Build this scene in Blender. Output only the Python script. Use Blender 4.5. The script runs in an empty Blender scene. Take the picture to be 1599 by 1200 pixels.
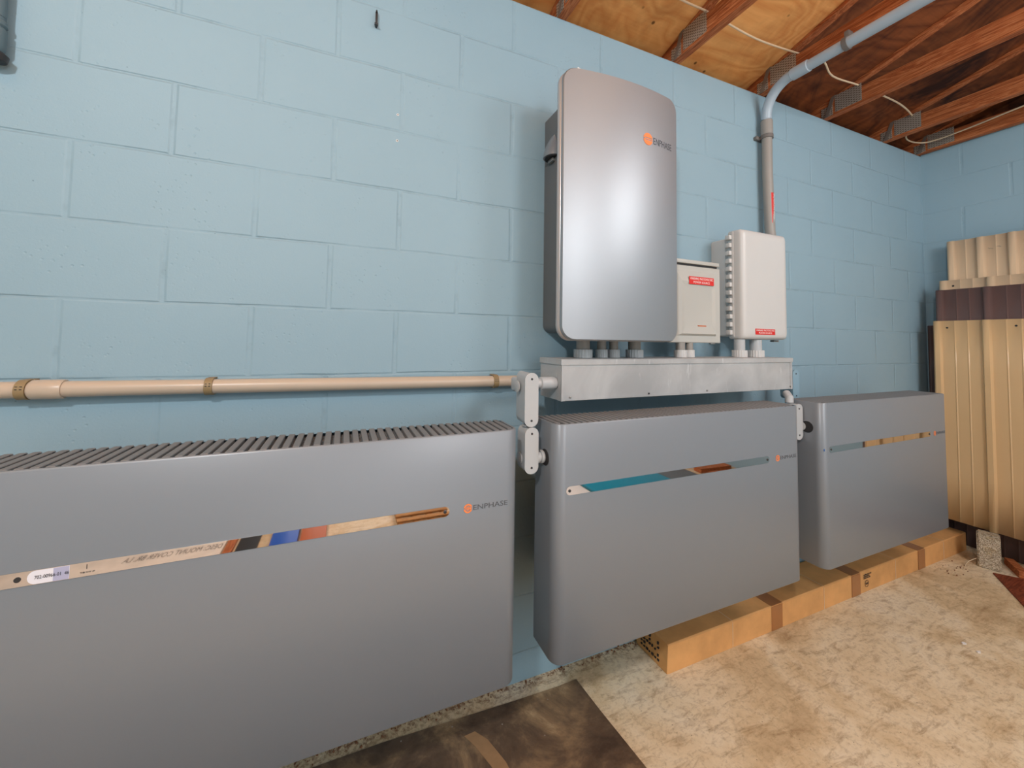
import bpy, bmesh, math, random
from mathutils import Vector, Matrix

C = bpy.context.scene.collection
S = bpy.context.scene

# ------------------------------------------------------------ camera
YAW, PIT, ROL = 0.4032, 0.0473, 0.0147
cy_, s_ = math.cos(YAW), math.sin(YAW)
fw = Vector((s_, cy_, 0)); rt = Vector((cy_, -s_, 0)); up = Vector((0, 0, 1))
f2 = fw * math.cos(PIT) + up * math.sin(PIT)
u2 = -fw * math.sin(PIT) + up * math.cos(PIT)
r3 = rt * math.cos(ROL) + u2 * math.sin(ROL)
u3 = -rt * math.sin(ROL) + u2 * math.cos(ROL)
cam_d = bpy.data.cameras.new('camera'); cam = bpy.data.objects.new('camera', cam_d); C.objects.link(cam)
M = Matrix((r3, u3, -f2)).transposed().to_4x4(); M.translation = Vector((0, -1.345, 1.232))
cam.matrix_world = M
cam_d.sensor_width = 36; cam_d.lens = 614.57 * 36 / 1599
cam_d.shift_y = (502.33 - 599.5) / 1599
cam_d.clip_start = 0.02
S.camera = cam
S.view_settings.view_transform = 'Standard'; S.view_settings.look = 'None'
S.view_settings.gamma = 1; S.view_settings.use_curve_mapping = False
S.view_settings.exposure = 0.14

# ------------------------------------------------------------ world and lamps
W = bpy.data.worlds.new('world'); S.world = W; W.use_nodes = True
bg = W.node_tree.nodes['Background']; bg.inputs[0].default_value = (0.95, 0.97, 1.0, 1); bg.inputs[1].default_value = 1.45

def lamp(name, loc, power, radius, col):
    l = bpy.data.lights.new(name, 'POINT'); l.energy = power; l.shadow_soft_size = radius; l.color = col
    o = bpy.data.objects.new(name, l); o.location = loc; C.objects.link(o); return o
lamp('key_lamp', (-0.80, -2.0, 2.40), 80, 0.06, (0.97, 0.985, 1.0))
lamp('fill_lamp', (1.3, -3.3, 2.40), 66, 0.30, (0.97, 0.985, 1.0))  # added fill, placed for the silver cabinet's highlight; no fixture there
lamp('side_fill', (2.1, -1.9, 2.36), 42, 0.32, (0.97, 0.985, 1.0))  # added fill to brighten the right wall; no fixture there
pl = bpy.data.lights.new('opening_portal', 'AREA'); pl.shape = 'RECTANGLE'; pl.size = 2.7; pl.size_y = 3.6  # portal for an unseen opening, added to light the silver cabinet's left side
pl.cycles.is_portal = True
po = bpy.data.objects.new('opening_portal', pl); po.location = (0.85, -4.55, 1.8); po.rotation_euler = (math.radians(90), 0, 0); C.objects.link(po)

# ------------------------------------------------------------ materials
def lin(c):
    r = []
    for v in c:
        v /= 255.0
        r.append(v / 12.92 if v <= 0.04045 else ((v + 0.055) / 1.055) ** 2.4)
    return (r[0], r[1], r[2], 1)

class NT:
    def __init__(s, name):
        s.m = bpy.data.materials.new(name); s.m.use_nodes = True
        s.t = s.m.node_tree; s.b = s.t.nodes['Principled BSDF']
    def n(s, typ, **k):
        n = s.t.nodes.new(typ)
        for a, v in k.items(): setattr(n, a, v)
        return n
    def l(s, a, b): s.t.links.new(a, b)
    def val(s, sock, v):
        if hasattr(v, 'is_output') or isinstance(v, bpy.types.NodeSocket): s.l(v, sock)
        else: sock.default_value = v
    def math(s, op, a, b=0.0, c=None, clamp=False):
        n = s.n('ShaderNodeMath', operation=op, use_clamp=clamp)
        s.val(n.inputs[0], a); s.val(n.inputs[1], b)
        if c is not None: s.val(n.inputs[2], c)
        return n.outputs[0]
    def mix(s, f, a, b, blend='MIX'):
        n = s.n('ShaderNodeMix', data_type='RGBA', blend_type=blend)
        s.val(n.inputs[0], f); s.val(n.inputs[6], a); s.val(n.inputs[7], b)
        return n.outputs[2]
    def pos(s, scale=(1, 1, 1), rot=(0, 0, 0), obj=False):
        mp = s.n('ShaderNodeMapping'); mp.inputs['Scale'].default_value = scale; mp.inputs['Rotation'].default_value = rot
        if obj: s.l(s.n('ShaderNodeTexCoord').outputs['Object'], mp.inputs[0])
        else: s.l(s.n('ShaderNodeNewGeometry').outputs['Position'], mp.inputs[0])
        return mp.outputs[0]
    def noise(s, vec, scale, detail=4, rough=0.55, dist=0.0):
        n = s.n('ShaderNodeTexNoise'); s.l(vec, n.inputs['Vector'])
        n.inputs['Scale'].default_value = scale; n.inputs['Detail'].default_value = detail
        n.inputs['Roughness'].default_value = rough; n.inputs['Distortion'].default_value = dist
        return n.outputs[0]
    def ramp(s, f, stops):
        n = s.n('ShaderNodeValToRGB'); s.l(f, n.inputs[0])
        e = n.color_ramp.elements
        while len(e) < len(stops): e.new(0.5)
        for i, (p, c) in enumerate(stops):
            e[i].position = p; e[i].color = c if len(c) == 4 else lin(c)
        return n.outputs[0]
    def mr(s, v, a, b, c=0.0, d=1.0, smooth=False):
        n = s.n('ShaderNodeMapRange', interpolation_type='SMOOTHSTEP' if smooth else 'LINEAR')
        s.val(n.inputs[0], v)
        for i, x in enumerate((a, b, c, d)): n.inputs[i + 1].default_value = x
        return n.outputs[0]
    def bump(s, h, dist, strength=1.0, normal=None):
        n = s.n('ShaderNodeBump'); s.l(h, n.inputs['Height']); n.inputs['Distance'].default_value = dist
        n.inputs['Strength'].default_value = strength
        if normal is not None: s.l(normal, n.inputs['Normal'])
        return n.outputs[0]
    def out(s, col=None, rough=0.5, metal=0.0, normal=None, spec=0.5):
        if col is not None: s.val(s.b.inputs['Base Color'], col)
        s.val(s.b.inputs['Roughness'], rough); s.val(s.b.inputs['Metallic'], metal)
        s.b.inputs['Specular IOR Level'].default_value = spec
        if normal is not None: s.l(normal, s.b.inputs['Normal'])
        return s.m

def plain(name, c, rough=0.5, metal=0.0, spec=0.5, var=0.06, scale=8):
    t = NT(name); v = t.noise(t.pos(obj=True), scale, 4)
    a = lin(c); d = tuple(x * (1 - var) for x in a[:3]) + (1,); l = tuple(min(1, x * (1 + var)) for x in a[:3]) + (1,)
    return t.out(t.mix(v, d, l), rough, metal, spec=spec)

def block_wall(name, axis, x0, shift, amt=0.8):
    t = NT(name)
    p = t.n('ShaderNodeNewGeometry').outputs['Position']
    sp = t.n('ShaderNodeSeparateXYZ'); t.l(p, sp.inputs[0])
    X = sp.outputs[axis]; Z = sp.outputs[2]
    # slight wander of joint lines
    w = t.noise(p, 3.0, 2); w = t.math('MULTIPLY_ADD', w, 0.012, -0.006)
    H = 0.2032
    zr = t.math('DIVIDE', t.math('SUBTRACT', t.math('ADD', Z, w), 1.118 - 20 * H), H)
    row = t.math('FLOOR', zr); fz = t.math('SUBTRACT', zr, row)
    par = t.math('MODULO', row, 2.0)
    xr = t.math('DIVIDE', t.math('ADD', t.math('SUBTRACT', t.math('ADD', X, w), x0 - 40 * H + shift * H), t.math('MULTIPLY', par, H)), 2 * H)
    fx = t.math('FRACT', xr)
    dz = t.math('MULTIPLY', t.math('MINIMUM', fz, t.math('SUBTRACT', 1.0, fz)), H)
    dx = t.math('MULTIPLY', t.math('MINIMUM', fx, t.math('SUBTRACT', 1.0, fx)), 2 * H)
    gz = t.mr(dz, 0.001, 0.0055, 0, 1, True); gx = t.mr(dx, 0.003, 0.010, 0, 1, True)
    patch = t.mr(t.noise(p, 5.0, 3), 0.36, 0.60, 0.2, 1.0)
    gro = t.math('MINIMUM', gz, gx)
    g = t.math('SUBTRACT', 1.0, t.math('MULTIPLY', t.math('SUBTRACT', 1.0, gro), patch))
    pit = t.n('ShaderNodeTexVoronoi'); t.l(p, pit.inputs['Vector']); pit.inputs['Scale'].default_value = 60
    pm = t.mr(t.noise(p, 6, 3), 0.48, 0.66)
    pits = t.math('MULTIPLY', t.mr(pit.outputs['Distance'], 0.10, 0.22, 1, 0), pm)
    fine = t.noise(p, 170, 4, 0.6); mid = t.noise(p, 25, 4, 0.6)
    h = t.math('ADD', g, t.math('MULTIPLY', fine, 0.12))
    h = t.math('ADD', h, t.math('MULTIPLY', mid, 0.22))
    h = t.math('SUBTRACT', h, t.math('MULTIPLY', pits, 0.35))
    nrm = t.bump(h, 0.0032, amt)
    col = t.mix(t.noise(p, 1.6, 5), lin((139, 168, 182)), lin((151, 179, 192)))
    sp1 = t.n('ShaderNodeTexVoronoi'); t.l(p, sp1.inputs['Vector']); sp1.inputs['Scale'].default_value = 24
    dots = t.math('MULTIPLY', t.mr(sp1.outputs['Distance'], 0.025, 0.05, 1, 0), t.mr(t.noise(p, 9, 2), 0.55, 0.6))
    col = t.mix(t.math('MULTIPLY', dots, 0.6), col, lin((90, 115, 128)))
    joint = t.math('MULTIPLY', t.math('SUBTRACT', 1.0, g), t.mr(t.noise(p, 30, 3), 0.5, 0.7))
    col = t.mix(t.math('MULTIPLY', joint, 0.35), col, lin((112, 136, 148)))
    return t.out(col, 0.55, 0, nrm, 0.35)

def wood(name, cols, axis_rot=(0, 0, 0), stretch=(1, 1, 1), scale=6.0, rough=0.7, knots=True):
    t = NT(name); p = t.pos(stretch, axis_rot)
    n = t.noise(p, scale, 6, 0.6, 1.2)
    wv = t.math('FRACT', t.math('MULTIPLY', n, 7.0)); wv = t.math('ABSOLUTE', t.math('MULTIPLY_ADD', wv, 2.0, -1.0))
    f = t.math('ADD', t.math('MULTIPLY', wv, 0.35), t.math('MULTIPLY', t.noise(p, scale * 5, 5, 0.7), 0.65))
    col = t.ramp(f, [(0.2, cols[0]), (0.5, cols[1]), (0.8, cols[2])])
    return t.out(col, rough, 0, t.bump(f, 0.001, 0.5), 0.3)

def plywood(name, base, dark, stain, amt):
    t = NT(name); p = t.pos((1.0, 1.0, 0.3))
    n = t.noise(p, 1.7, 3, 0.5, 0.8)
    rings = t.math('ABSOLUTE', t.math('MULTIPLY_ADD', t.math('FRACT', t.math('MULTIPLY', n, 16.0)), 2.0, -1.0))
    g = t.noise(t.pos((3, 40, 3)), 2.0, 4, 0.6)
    f = t.math('ADD', t.math('MULTIPLY', rings, 0.45), t.math('MULTIPLY', g, 0.55))
    col = t.mix(t.mr(f, 0.15, 0.85), lin(dark), lin(base))
    st = t.noise(t.pos((2.0, 1.2, 1)), 2.2, 6, 0.65, 1.0)
    col = t.mix(t.math('MULTIPLY', t.mr(st, 0.47, 0.68), amt), col, lin(stain))
    kn = t.n('ShaderNodeTexVoronoi'); t.l(p, kn.inputs['Vector']); kn.inputs['Scale'].default_value = 7
    col = t.mix(t.mr(kn.outputs['Distance'], 0.035, 0.07, 0.8, 0), col, lin((70, 38, 16)))
    return t.out(col, 0.75, 0, t.bump(g, 0.0008, 0.4), 0.25)

def concrete():
    t = NT('stained_concrete'); p = t.pos()
    a = t.noise(p, 2.6, 7, 0.65, 0.6); b = t.noise(t.pos((1, 3.2, 1), (0, 0, 0.5)), 10, 8, 0.75, 0.6); c = t.noise(p, 55, 5, 0.75)
    col = t.ramp(a, [(0.30, (186, 158, 120)), (0.45, (220, 196, 158)), (0.56, (234, 216, 184)), (0.72, (240, 228, 204))])
    col = t.mix(t.mr(b, 0.50, 0.68, 0, 0.65), col, lin((150, 116, 78)))
    col = t.mix(t.mr(b, 0.30, 0.42, 0.6, 0), col, lin((214, 194, 160)))
    col = t.mix(t.mr(c, 0.5, 0.72, 0, 0.5), col, lin((140, 112, 76)))
    v = t.n('ShaderNodeTexVoronoi'); t.l(p, v.inputs['Vector']); v.inputs['Scale'].default_value = 34
    col = t.mix(t.mr(v.outputs['Distance'], 0.03, 0.07, 0.8, 0), col, lin((72, 52, 36)))
    # dirty crumbs along the foot of the wall
    sp = t.n('ShaderNodeSeparateXYZ'); t.l(p, sp.inputs[0])
    edge = t.mr(sp.outputs[1], -0.06, 0.0)
    col = t.mix(t.math('MULTIPLY', edge, t.mr(c, 0.45, 0.6)), col, lin((120, 72, 44)))
    h = t.math('ADD', t.math('MULTIPLY', b, 0.5), t.math('MULTIPLY', c, 0.5))
    return t.out(col, t.mr(a, 0.3, 0.7, 0.7, 0.5), 0, t.bump(h, 0.002, 0.5), 0.35)

def mat_dark():
    t = NT('dark_worn_sheet'); p = t.pos()
    a = t.noise(p, 4.2, 7, 0.68, 0.5); c = t.noise(p, 45, 4, 0.7)
    col = t.ramp(a, [(0.38, (74, 58, 46)), (0.52, (104, 84, 66)), (0.62, (146, 120, 90)), (0.72, (190, 162, 124))])
    col = t.mix(t.mr(c, 0.5, 0.75, 0, 0.5), col, lin((96, 82, 68)))
    v = t.n('ShaderNodeTexVoronoi'); t.l(p, v.inputs['Vector']); v.inputs['Scale'].default_value = 16
    col = t.mix(t.mr(v.outputs['Distance'], 0.03, 0.05, 0.8, 0), col, lin((168, 160, 148)))
    return t.out(col, 0.6, 0, t.bump(c, 0.001, 0.4), 0.35)

def painted_metal(name, c, rough, metal, coat=0.0, bump=0.0):
    t = NT(name); p = t.pos(obj=True)
    n = t.noise(p, 900, 2)
    a = lin(c); d = tuple(x * 0.96 for x in a[:3]) + (1,)
    m = t.out(t.mix(n, d, a), rough, metal, t.bump(n, 0.0002, bump) if bump else None)
    t.b.inputs['Coat Weight'].default_value = coat; t.b.inputs['Coat Roughness'].default_value = 0.25
    return m

def galvanized():
    t = NT('galvanized_steel'); p = t.pos(obj=True)
    a = t.noise(p, 5, 5, 0.6, 0.5); b = t.noise(t.pos((4, 4, 1), obj=True), 14, 4)
    col = t.mix(t.mr(a, 0.35, 0.7), lin((172, 174, 175)), lin((198, 200, 200)))
    col = t.mix(t.mr(b, 0.62, 0.75, 0, 0.5), col, lin((224, 226, 226)))
    return t.out(col, t.mr(a, 0.3, 0.7, 0.42, 0.6), 0.25, None, 0.5)

def cardboard(name, c):
    t = NT(name); p = t.pos(obj=True)
    a = t.noise(p, 7, 5, 0.6); g = t.noise(t.pos((30, 30, 400), obj=True), 1.0, 2)
    base = lin(c); d = tuple(x * 0.78 for x in base[:3]) + (1,)
    col = t.mix(t.mr(a, 0.35, 0.7), base, d)
    return t.out(col, 0.8, 0, t.bump(g, 0.0004, 0.4), 0.25)

def toothed():
    t = NT('toothed_plate'); p = t.pos(obj=True)
    sp = t.n('ShaderNodeSeparateXYZ'); t.l(p, sp.inputs[0])
    a = t.math('SINE', t.math('MULTIPLY', sp.outputs[1], 260.0)); b = t.math('SINE', t.math('MULTIPLY', sp.outputs[2], 520.0))
    slot = t.mr(t.math('MULTIPLY', a, b), 0.1, 0.5)
    col = t.mix(slot, lin((186, 178, 166)), lin((104, 90, 78)))
    return t.out(col, 0.45, 0.5, t.bump(slot, 0.001, 0.8))

def aggregate():
    t = NT('rough_aggregate_block'); p = t.pos(obj=True)
    v = t.n('ShaderNodeTexVoronoi'); t.l(p, v.inputs['Vector']); v.inputs['Scale'].default_value = 190
    n = t.noise(p, 60, 5, 0.7)
    col = t.ramp(t.math('ADD', t.math('MULTIPLY', v.outputs['Distance'], 0.6), t.math('MULTIPLY', n, 0.5)),
                 [(0.25, (92, 78, 62)), (0.5, (172, 156, 132)), (0.75, (214, 202, 180))])
    y = t.noise(p, 18, 3)
    col = t.mix(t.mr(y, 0.55, 0.75, 0, 0.5), col, lin((186, 158, 92)))
    return t.out(col, 0.9, 0, t.bump(v.outputs['Distance'], 0.003, 1.0), 0.2)

MW = block_wall('painted_block_blue', 0, -0.2496, 0)
MWR = block_wall('painted_block_blue_side', 1, -0.19, 0, 0.45)
M_FLOOR = concrete(); M_MAT = mat_dark()
M_PLYN = plywood('new_plywood', (248, 188, 118), (224, 150, 84), (170, 104, 54), 0.35)
M_PLYO = plywood('old_dark_plywood', (140, 80, 44), (96, 50, 28), (40, 26, 24), 0.95)
M_CHORD = wood('truss_lumber', ((118, 60, 32), (176, 98, 54), (210, 140, 92)), (0, 0, 0), (14, 0.9, 14), 2.0)
M_BATT = painted_metal('battery_grey_paint', (132, 139, 146), 0.38, 0.15, 0.12)
M_BATTS = painted_metal('battery_slat_grey', (124, 125, 126), 0.5, 0.1)
M_ENP = painted_metal('inverter_silver_paint', (164, 169, 174), 0.42, 0.65, 0.1)
M_ENPR = painted_metal('inverter_pale_rim', (196, 190, 188), 0.3, 0.3)
M_ENPB = painted_metal('inverter_body_grey', (112, 114, 115), 0.5, 0.2)
M_DARK = plain('dark_recess', (38, 38, 40), 0.7)
M_GALV = galvanized()
M_MIRROR = plain('polished_strip', (212, 208, 204), 0.025, 1.0, var=0.01)
M_PVC = plain('grey_pvc', (184, 188, 190), 0.38, var=0.03)
M_PVCD = plain('weathered_grey_pvc', (152, 148, 142), 0.45, var=0.08, scale=20)
M_PVCB = plain('bluish_grey_pvc', (168, 184, 196), 0.36, var=0.04)
M_PVCP = plain('blue_painted_pvc', (146, 178, 194), 0.45, var=0.03)
M_BEIGE = plain('tan_pvc_pipe', (196, 178, 158), 0.33, var=0.05, scale=14)
M_CREAM = plain('cream_plastic', (206, 206, 204), 0.35, var=0.02)
M_BOXG = plain('warm_grey_enamel', (188, 188, 182), 0.38, 0.0, var=0.02)
M_CLAMP = plain('tan_strap_plastic', (150, 128, 92), 0.5)
M_CLAMPG = plain('grey_clamp', (112, 108, 104), 0.5)
M_RED = plain('red_sticker', (214, 40, 34), 0.4, var=0.02)
M_WHITE = plain('white_print', (236, 232, 228), 0.5, var=0.01)
M_BLACK = plain('black_print', (42, 42, 44), 0.5, var=0.01)
M_TXT = plain('charcoal_print', (84, 88, 94), 0.5, var=0.01)
M_ORANGE = plain('orange_print', (246, 138, 76), 0.45, var=0.01)
M_SCREW = plain('dull_steel', (150, 148, 144), 0.35, 0.7)
M_SCREWD = plain('dark_steel', (66, 66, 68), 0.45, 0.5)
M_CARD = cardboard('tan_cardboard', (230, 172, 110))
M_TAPE = plain('brown_tape', (168, 112, 66), 0.35, var=0.08)
M_SHEET = plain('tan_coated_steel', (216, 182, 136), 0.33, 0.0, var=0.04, scale=3)
M_SHEETP = plain('pale_tan_coated_steel', (222, 194, 160), 0.36, 0.0, var=0.04, scale=3)
M_SHEETB = plain('brown_coated_steel', (106, 84, 80), 0.35, 0.0, var=0.05, scale=3)
M_TOOTH = toothed(); M_AGG = aggregate()
M_STRAP = plain('thin_strap_steel', (138, 130, 122), 0.5, 0.5, var=0.15, scale=30)
M_WIRE = plain('cream_cable', (226, 204, 172), 0.45)
M_BOARD = wood('reddish_board', ((84, 36, 22), (122, 58, 36), (148, 78, 50)), (0, 0, 0.75), (1, 10, 1), 2.5)
M_LBL = plain('paper_label', (232, 232, 240), 0.5, var=0.01)
M_LBLV = plain('lavender_label', (176, 178, 206), 0.5, var=0.02)
M_FILM = plain('film_blue', (40, 92, 160), 0.4)
M_TEAL = plain('teal_plastic', (20, 140, 168), 0.35)
M_BLUE = plain('blue_plastic', (40, 90, 190), 0.3)
M_ORB = plain('orange_plastic', (190, 98, 50), 0.4)
M_WCARD = cardboard('white_cardboard', (238, 226, 212))
M_CRATE = wood('crate_slats', ((150, 98, 50), (190, 138, 82), (214, 166, 110)), (0, 0, 0), (1, 8, 8), 3.0)
M_CREAMP = plain('bare_paper', (228, 226, 220), 0.8)

# ------------------------------------------------------------ mesh helpers
WO = {}                                  # world origin of each object
class MB:
    def __init__(s): s.bm = bmesh.new()
    def box(s, x0, x1, y0, y1, z0, z1, bev=0.0, seg=2):
        b = bmesh.new(); bmesh.ops.create_cube(b, size=1)
        for v in b.verts:
            v.co = Vector(((x0 + x1) / 2 + v.co.x * (x1 - x0), (y0 + y1) / 2 + v.co.y * (y1 - y0), (z0 + z1) / 2 + v.co.z * (z1 - z0)))
        if bev: bmesh.ops.bevel(b, geom=b.edges[:], offset=bev, segments=seg, affect='EDGES', profile=0.5)
        s.join(b); return s
    def join(s, b, mat=None):
        if mat is not None: b.transform(mat)
        me = bpy.data.meshes.new('tmp'); b.to_mesh(me); b.free(); s.bm.from_mesh(me); bpy.data.meshes.remove(me)
    def tube(s, pts, r, seg=20, caps=True):
        pts = [Vector(p) for p in pts]; n = len(pts); rs = r if isinstance(r, (list, tuple)) else [r] * n
        rings = []; prev = None
        for i, p in enumerate(pts):
            t = (pts[min(i + 1, n - 1)] - pts[max(i - 1, 0)]).normalized()
            if t.length < 1e-9: t = (pts[-1] - pts[0]).normalized()
            if prev is None:
                a = Vector((0, 0, 1)) if abs(t.z) < 0.9 else Vector((1, 0, 0)); e1 = t.cross(a).normalized()
            else: e1 = (prev - t * prev.dot(t)).normalized()
            prev = e1; e2 = t.cross(e1)
            rings.append([s.bm.verts.new(p + (e1 * math.cos(2 * math.pi * k / seg) + e2 * math.sin(2 * math.pi * k / seg)) * rs[i]) for k in range(seg)])
        for i in range(n - 1):
            for k in range(seg):
                s.bm.faces.new((rings[i][k], rings[i][(k + 1) % seg], rings[i + 1][(k + 1) % seg], rings[i + 1][k]))
        if caps:
            s.bm.faces.new(rings[0][::-1]); s.bm.faces.new(rings[-1])
        return s
    def lathe(s, p, d, prof, seg=24):     # profile [(t along d, r)]
        p = Vector(p); d = Vector(d).normalized(); a = Vector((0, 0, 1)) if abs(d.z) < 0.9 else Vector((1, 0, 0))
        e1 = d.cross(a).normalized(); e2 = d.cross(e1); rings = []
        for t, r in prof:
            rings.append([s.bm.verts.new(p + d * t + (e1 * math.cos(2 * math.pi * k / seg) + e2 * math.sin(2 * math.pi * k / seg)) * max(r, 1e-5)) for k in range(seg)])
        for i in range(len(rings) - 1):
            for k in range(seg):
                s.bm.faces.new((rings[i][k], rings[i][(k + 1) % seg], rings[i + 1][(k + 1) % seg], rings[i + 1][k]))
        s.bm.faces.new(rings[0][::-1]); s.bm.faces.new(rings[-1]); return s
    def prism(s, pts, f0, f1):            # pts 2D closed outline, f0/f1 map (u,v)->3D for the two ends
        a = [s.bm.verts.new(f0(*p)) for p in pts]; b = [s.bm.verts.new(f1(*p)) for p in pts]
        n = len(pts)
        for i in range(n): s.bm.faces.new((a[i], a[(i + 1) % n], b[(i + 1) % n], b[i]))
        s.bm.faces.new(a[::-1]); s.bm.faces.new(b); return s
    def loft(s, rings, caps=True):
        R = [[s.bm.verts.new(v) for v in r] for r in rings]; n = len(R[0])
        for i in range(len(R) - 1):
            for k in range(n): s.bm.faces.new((R[i][k], R[i][(k + 1) % n], R[i + 1][(k + 1) % n], R[i + 1][k]))
        if caps: s.bm.faces.new(R[0][::-1]); s.bm.faces.new(R[-1])
        return s
    def sheet(s, rows):                   # grid of points
        R = [[s.bm.verts.new(v) for v in r] for r in rows]
        for i in range(len(R) - 1):
            for k in range(len(R[0]) - 1): s.bm.faces.new((R[i][k], R[i][k + 1], R[i + 1][k + 1], R[i + 1][k]))
        return s
    def build(s, name, mat, parent=None, loc=None, smooth=None, solid=0):
        org = WO[parent.name] if parent is not None else Vector(loc or (0, 0, 0))
        s.bm.normal_update(); bmesh.ops.recalc_face_normals(s.bm, faces=s.bm.faces[:])
        bmesh.ops.translate(s.bm, verts=s.bm.verts[:], vec=-org)
        me = bpy.data.meshes.new(name); s.bm.to_mesh(me); s.bm.free()
        me.materials.append(mat)
        ang = math.radians(35 if smooth is None else smooth)
        for p in me.polygons: p.use_smooth = True
        b = bmesh.new(); b.from_mesh(me)
        for e in b.edges:
            e.smooth = not (len(e.link_faces) == 2 and e.calc_face_angle(0) > ang)
        b.to_mesh(me); b.free()
        o = bpy.data.objects.new(name, me); C.objects.link(o)
        if parent is not None: o.parent = parent
        else: o.location = org
        WO[o.name] = org
        if solid:
            md = o.modifiers.new('solid', 'SOLIDIFY'); md.thickness = solid; md.offset = 0
        return o

def tag(o, label=None, cat=None, group=None, kind=None):
    if label: o['label'] = label
    if cat: o['category'] = cat
    if group: o['group'] = group
    if kind: o['kind'] = kind
    return o
def thing(name, loc, label, cat, group=None):
    o = bpy.data.objects.new(name, None); C.objects.link(o); o.location = loc; o.empty_display_size = 0.05
    WO[o.name] = Vector(loc); return tag(o, label, cat, group)
def struct(name, mb, m, loc=None):
    return tag(mb.build(name, m, None, loc), kind='structure')
def children(o): return [c for c in bpy.data.objects if c.parent == o]
def copy_tree(o, parent=None):
    kids = children(o)
    c = o.copy(); C.objects.link(c); c.parent = parent
    if parent is None: WO[c.name] = Vector(o.location)
    else: WO[c.name] = WO[parent.name]
    for k in kids: copy_tree(k, c)
    return c

def rrect(x0, x1, z0, z1, r, n=6, rs=None):
    rs = rs or (r, r, r, r)               # bl, br, tr, tl
    out = []
    for (cx, cz, a0, q) in ((x0 + rs[0], z0 + rs[0], 180, rs[0]), (x1 - rs[1], z0 + rs[1], 270, rs[1]), (x1 - rs[2], z1 - rs[2], 0, rs[2]), (x0 + rs[3], z1 - rs[3], 90, rs[3])):
        for k in range(n + 1):
            a = math.radians(a0 + 90 * k / n); out.append((cx + q * math.cos(a), cz + q * math.sin(a)))
    return out

def text_bm(s, w, h, ext=0.0003):
    """lettering fitted to w x h in the XZ plane, facing -Y, lower left at the origin"""
    cu = bpy.data.curves.new('t', 'FONT'); cu.body = s; cu.align_x = 'LEFT'; cu.extrude = 0.0; cu.resolution_u = 3
    ob = bpy.data.objects.new('t', cu); C.objects.link(ob)
    dg = bpy.context.evaluated_depsgraph_get(); dg.update()
    me = bpy.data.meshes.new_from_object(ob.evaluated_get(dg))
    bpy.data.objects.remove(ob); bpy.data.curves.remove(cu)
    b = bmesh.new(); b.from_mesh(me); bpy.data.meshes.remove(me)
    xs = [v.co.x for v in b.verts]; ys = [v.co.y for v in b.verts]
    x0, x1, y0, y1 = min(xs), max(xs), min(ys), max(ys)
    for v in b.verts: v.co = Vector(((v.co.x - x0) / (x1 - x0) * w, 0, (v.co.y - y0) / (y1 - y0) * h))
    r = bmesh.ops.extrude_face_region(b, geom=b.faces[:])
    for g in r['geom']:
        if isinstance(g, bmesh.types.BMVert): g.co.y -= ext
    return b
def text(name, s, w, h, mat4, m, parent):
    mb = MB(); mb.join(text_bm(s, w, h), mat4); return mb.build(name, m, parent, smooth=1)

# ------------------------------------------------------------ the shell
CEIL = 2.54; XR = 3.622; YB = -4.6; XL = -2.6; SL = 0.27
b = MB(); b.box(XL, XR + 0.2, 0, 0.2, -0.1, CEIL); struct('wall_back', b, MW)
b = MB(); b.box(XR, XR + 0.2, YB, 0, -0.1, CEIL + 0.02); struct('wall_right', b, MWR)
b = MB(); b.box(XL, XR + 0.2, YB, 0.2, -0.1, 0.0); struct('floor', b, M_FLOOR)
b = MB(); b.box(XL - 0.2, XL, YB, 0.2, -0.1, 3.9); struct('wall_left', b, MWR)
b = MB(); b.box(XL - 0.2, -0.5, YB - 0.2, YB, -0.1, 3.9); struct('wall_front', b, MW)
b = MB(); b.box(2.2, XR + 0.2, YB - 0.2, YB, -0.1, 3.9); struct('wall_front', b, MW)  # unseen gap between the two front walls is left to let sky light in
def deck(x0, x1):
    b = MB(); z = lambda y: 2.634 - SL * y
    pts = [(0.42, z(0.42)), (YB, z(YB)), (YB, z(YB) + 0.014), (0.42, z(0.42) + 0.014)]
    return b.prism(pts, lambda y, zz: Vector((x0, y, zz)), lambda y, zz: Vector((x1, y, zz)))
struct('ceiling', deck(XL, 1.985), M_PLYN); struct('ceiling', deck(1.985, XR + 0.25), M_PLYO)
b = MB(); b.box(XL, XR + 0.25, 0.2, 0.23, 2.40, 2.60); struct('eave_block', b, M_PLYO)  # unseen blocking added behind the wall top to shut out light
# gable infill above the right wall
b = MB()
b.prism([(0.2, CEIL + 0.02), (YB, CEIL + 0.02), (YB, 2.634 - SL * YB), (0.2, 2.634 - SL * 0.2)], lambda y, z: Vector((XR + 0.1, y, z)), lambda y, z: Vector((XR + 0.13, y, z)))
struct('trim_2', b, M_PLYO)

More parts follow.
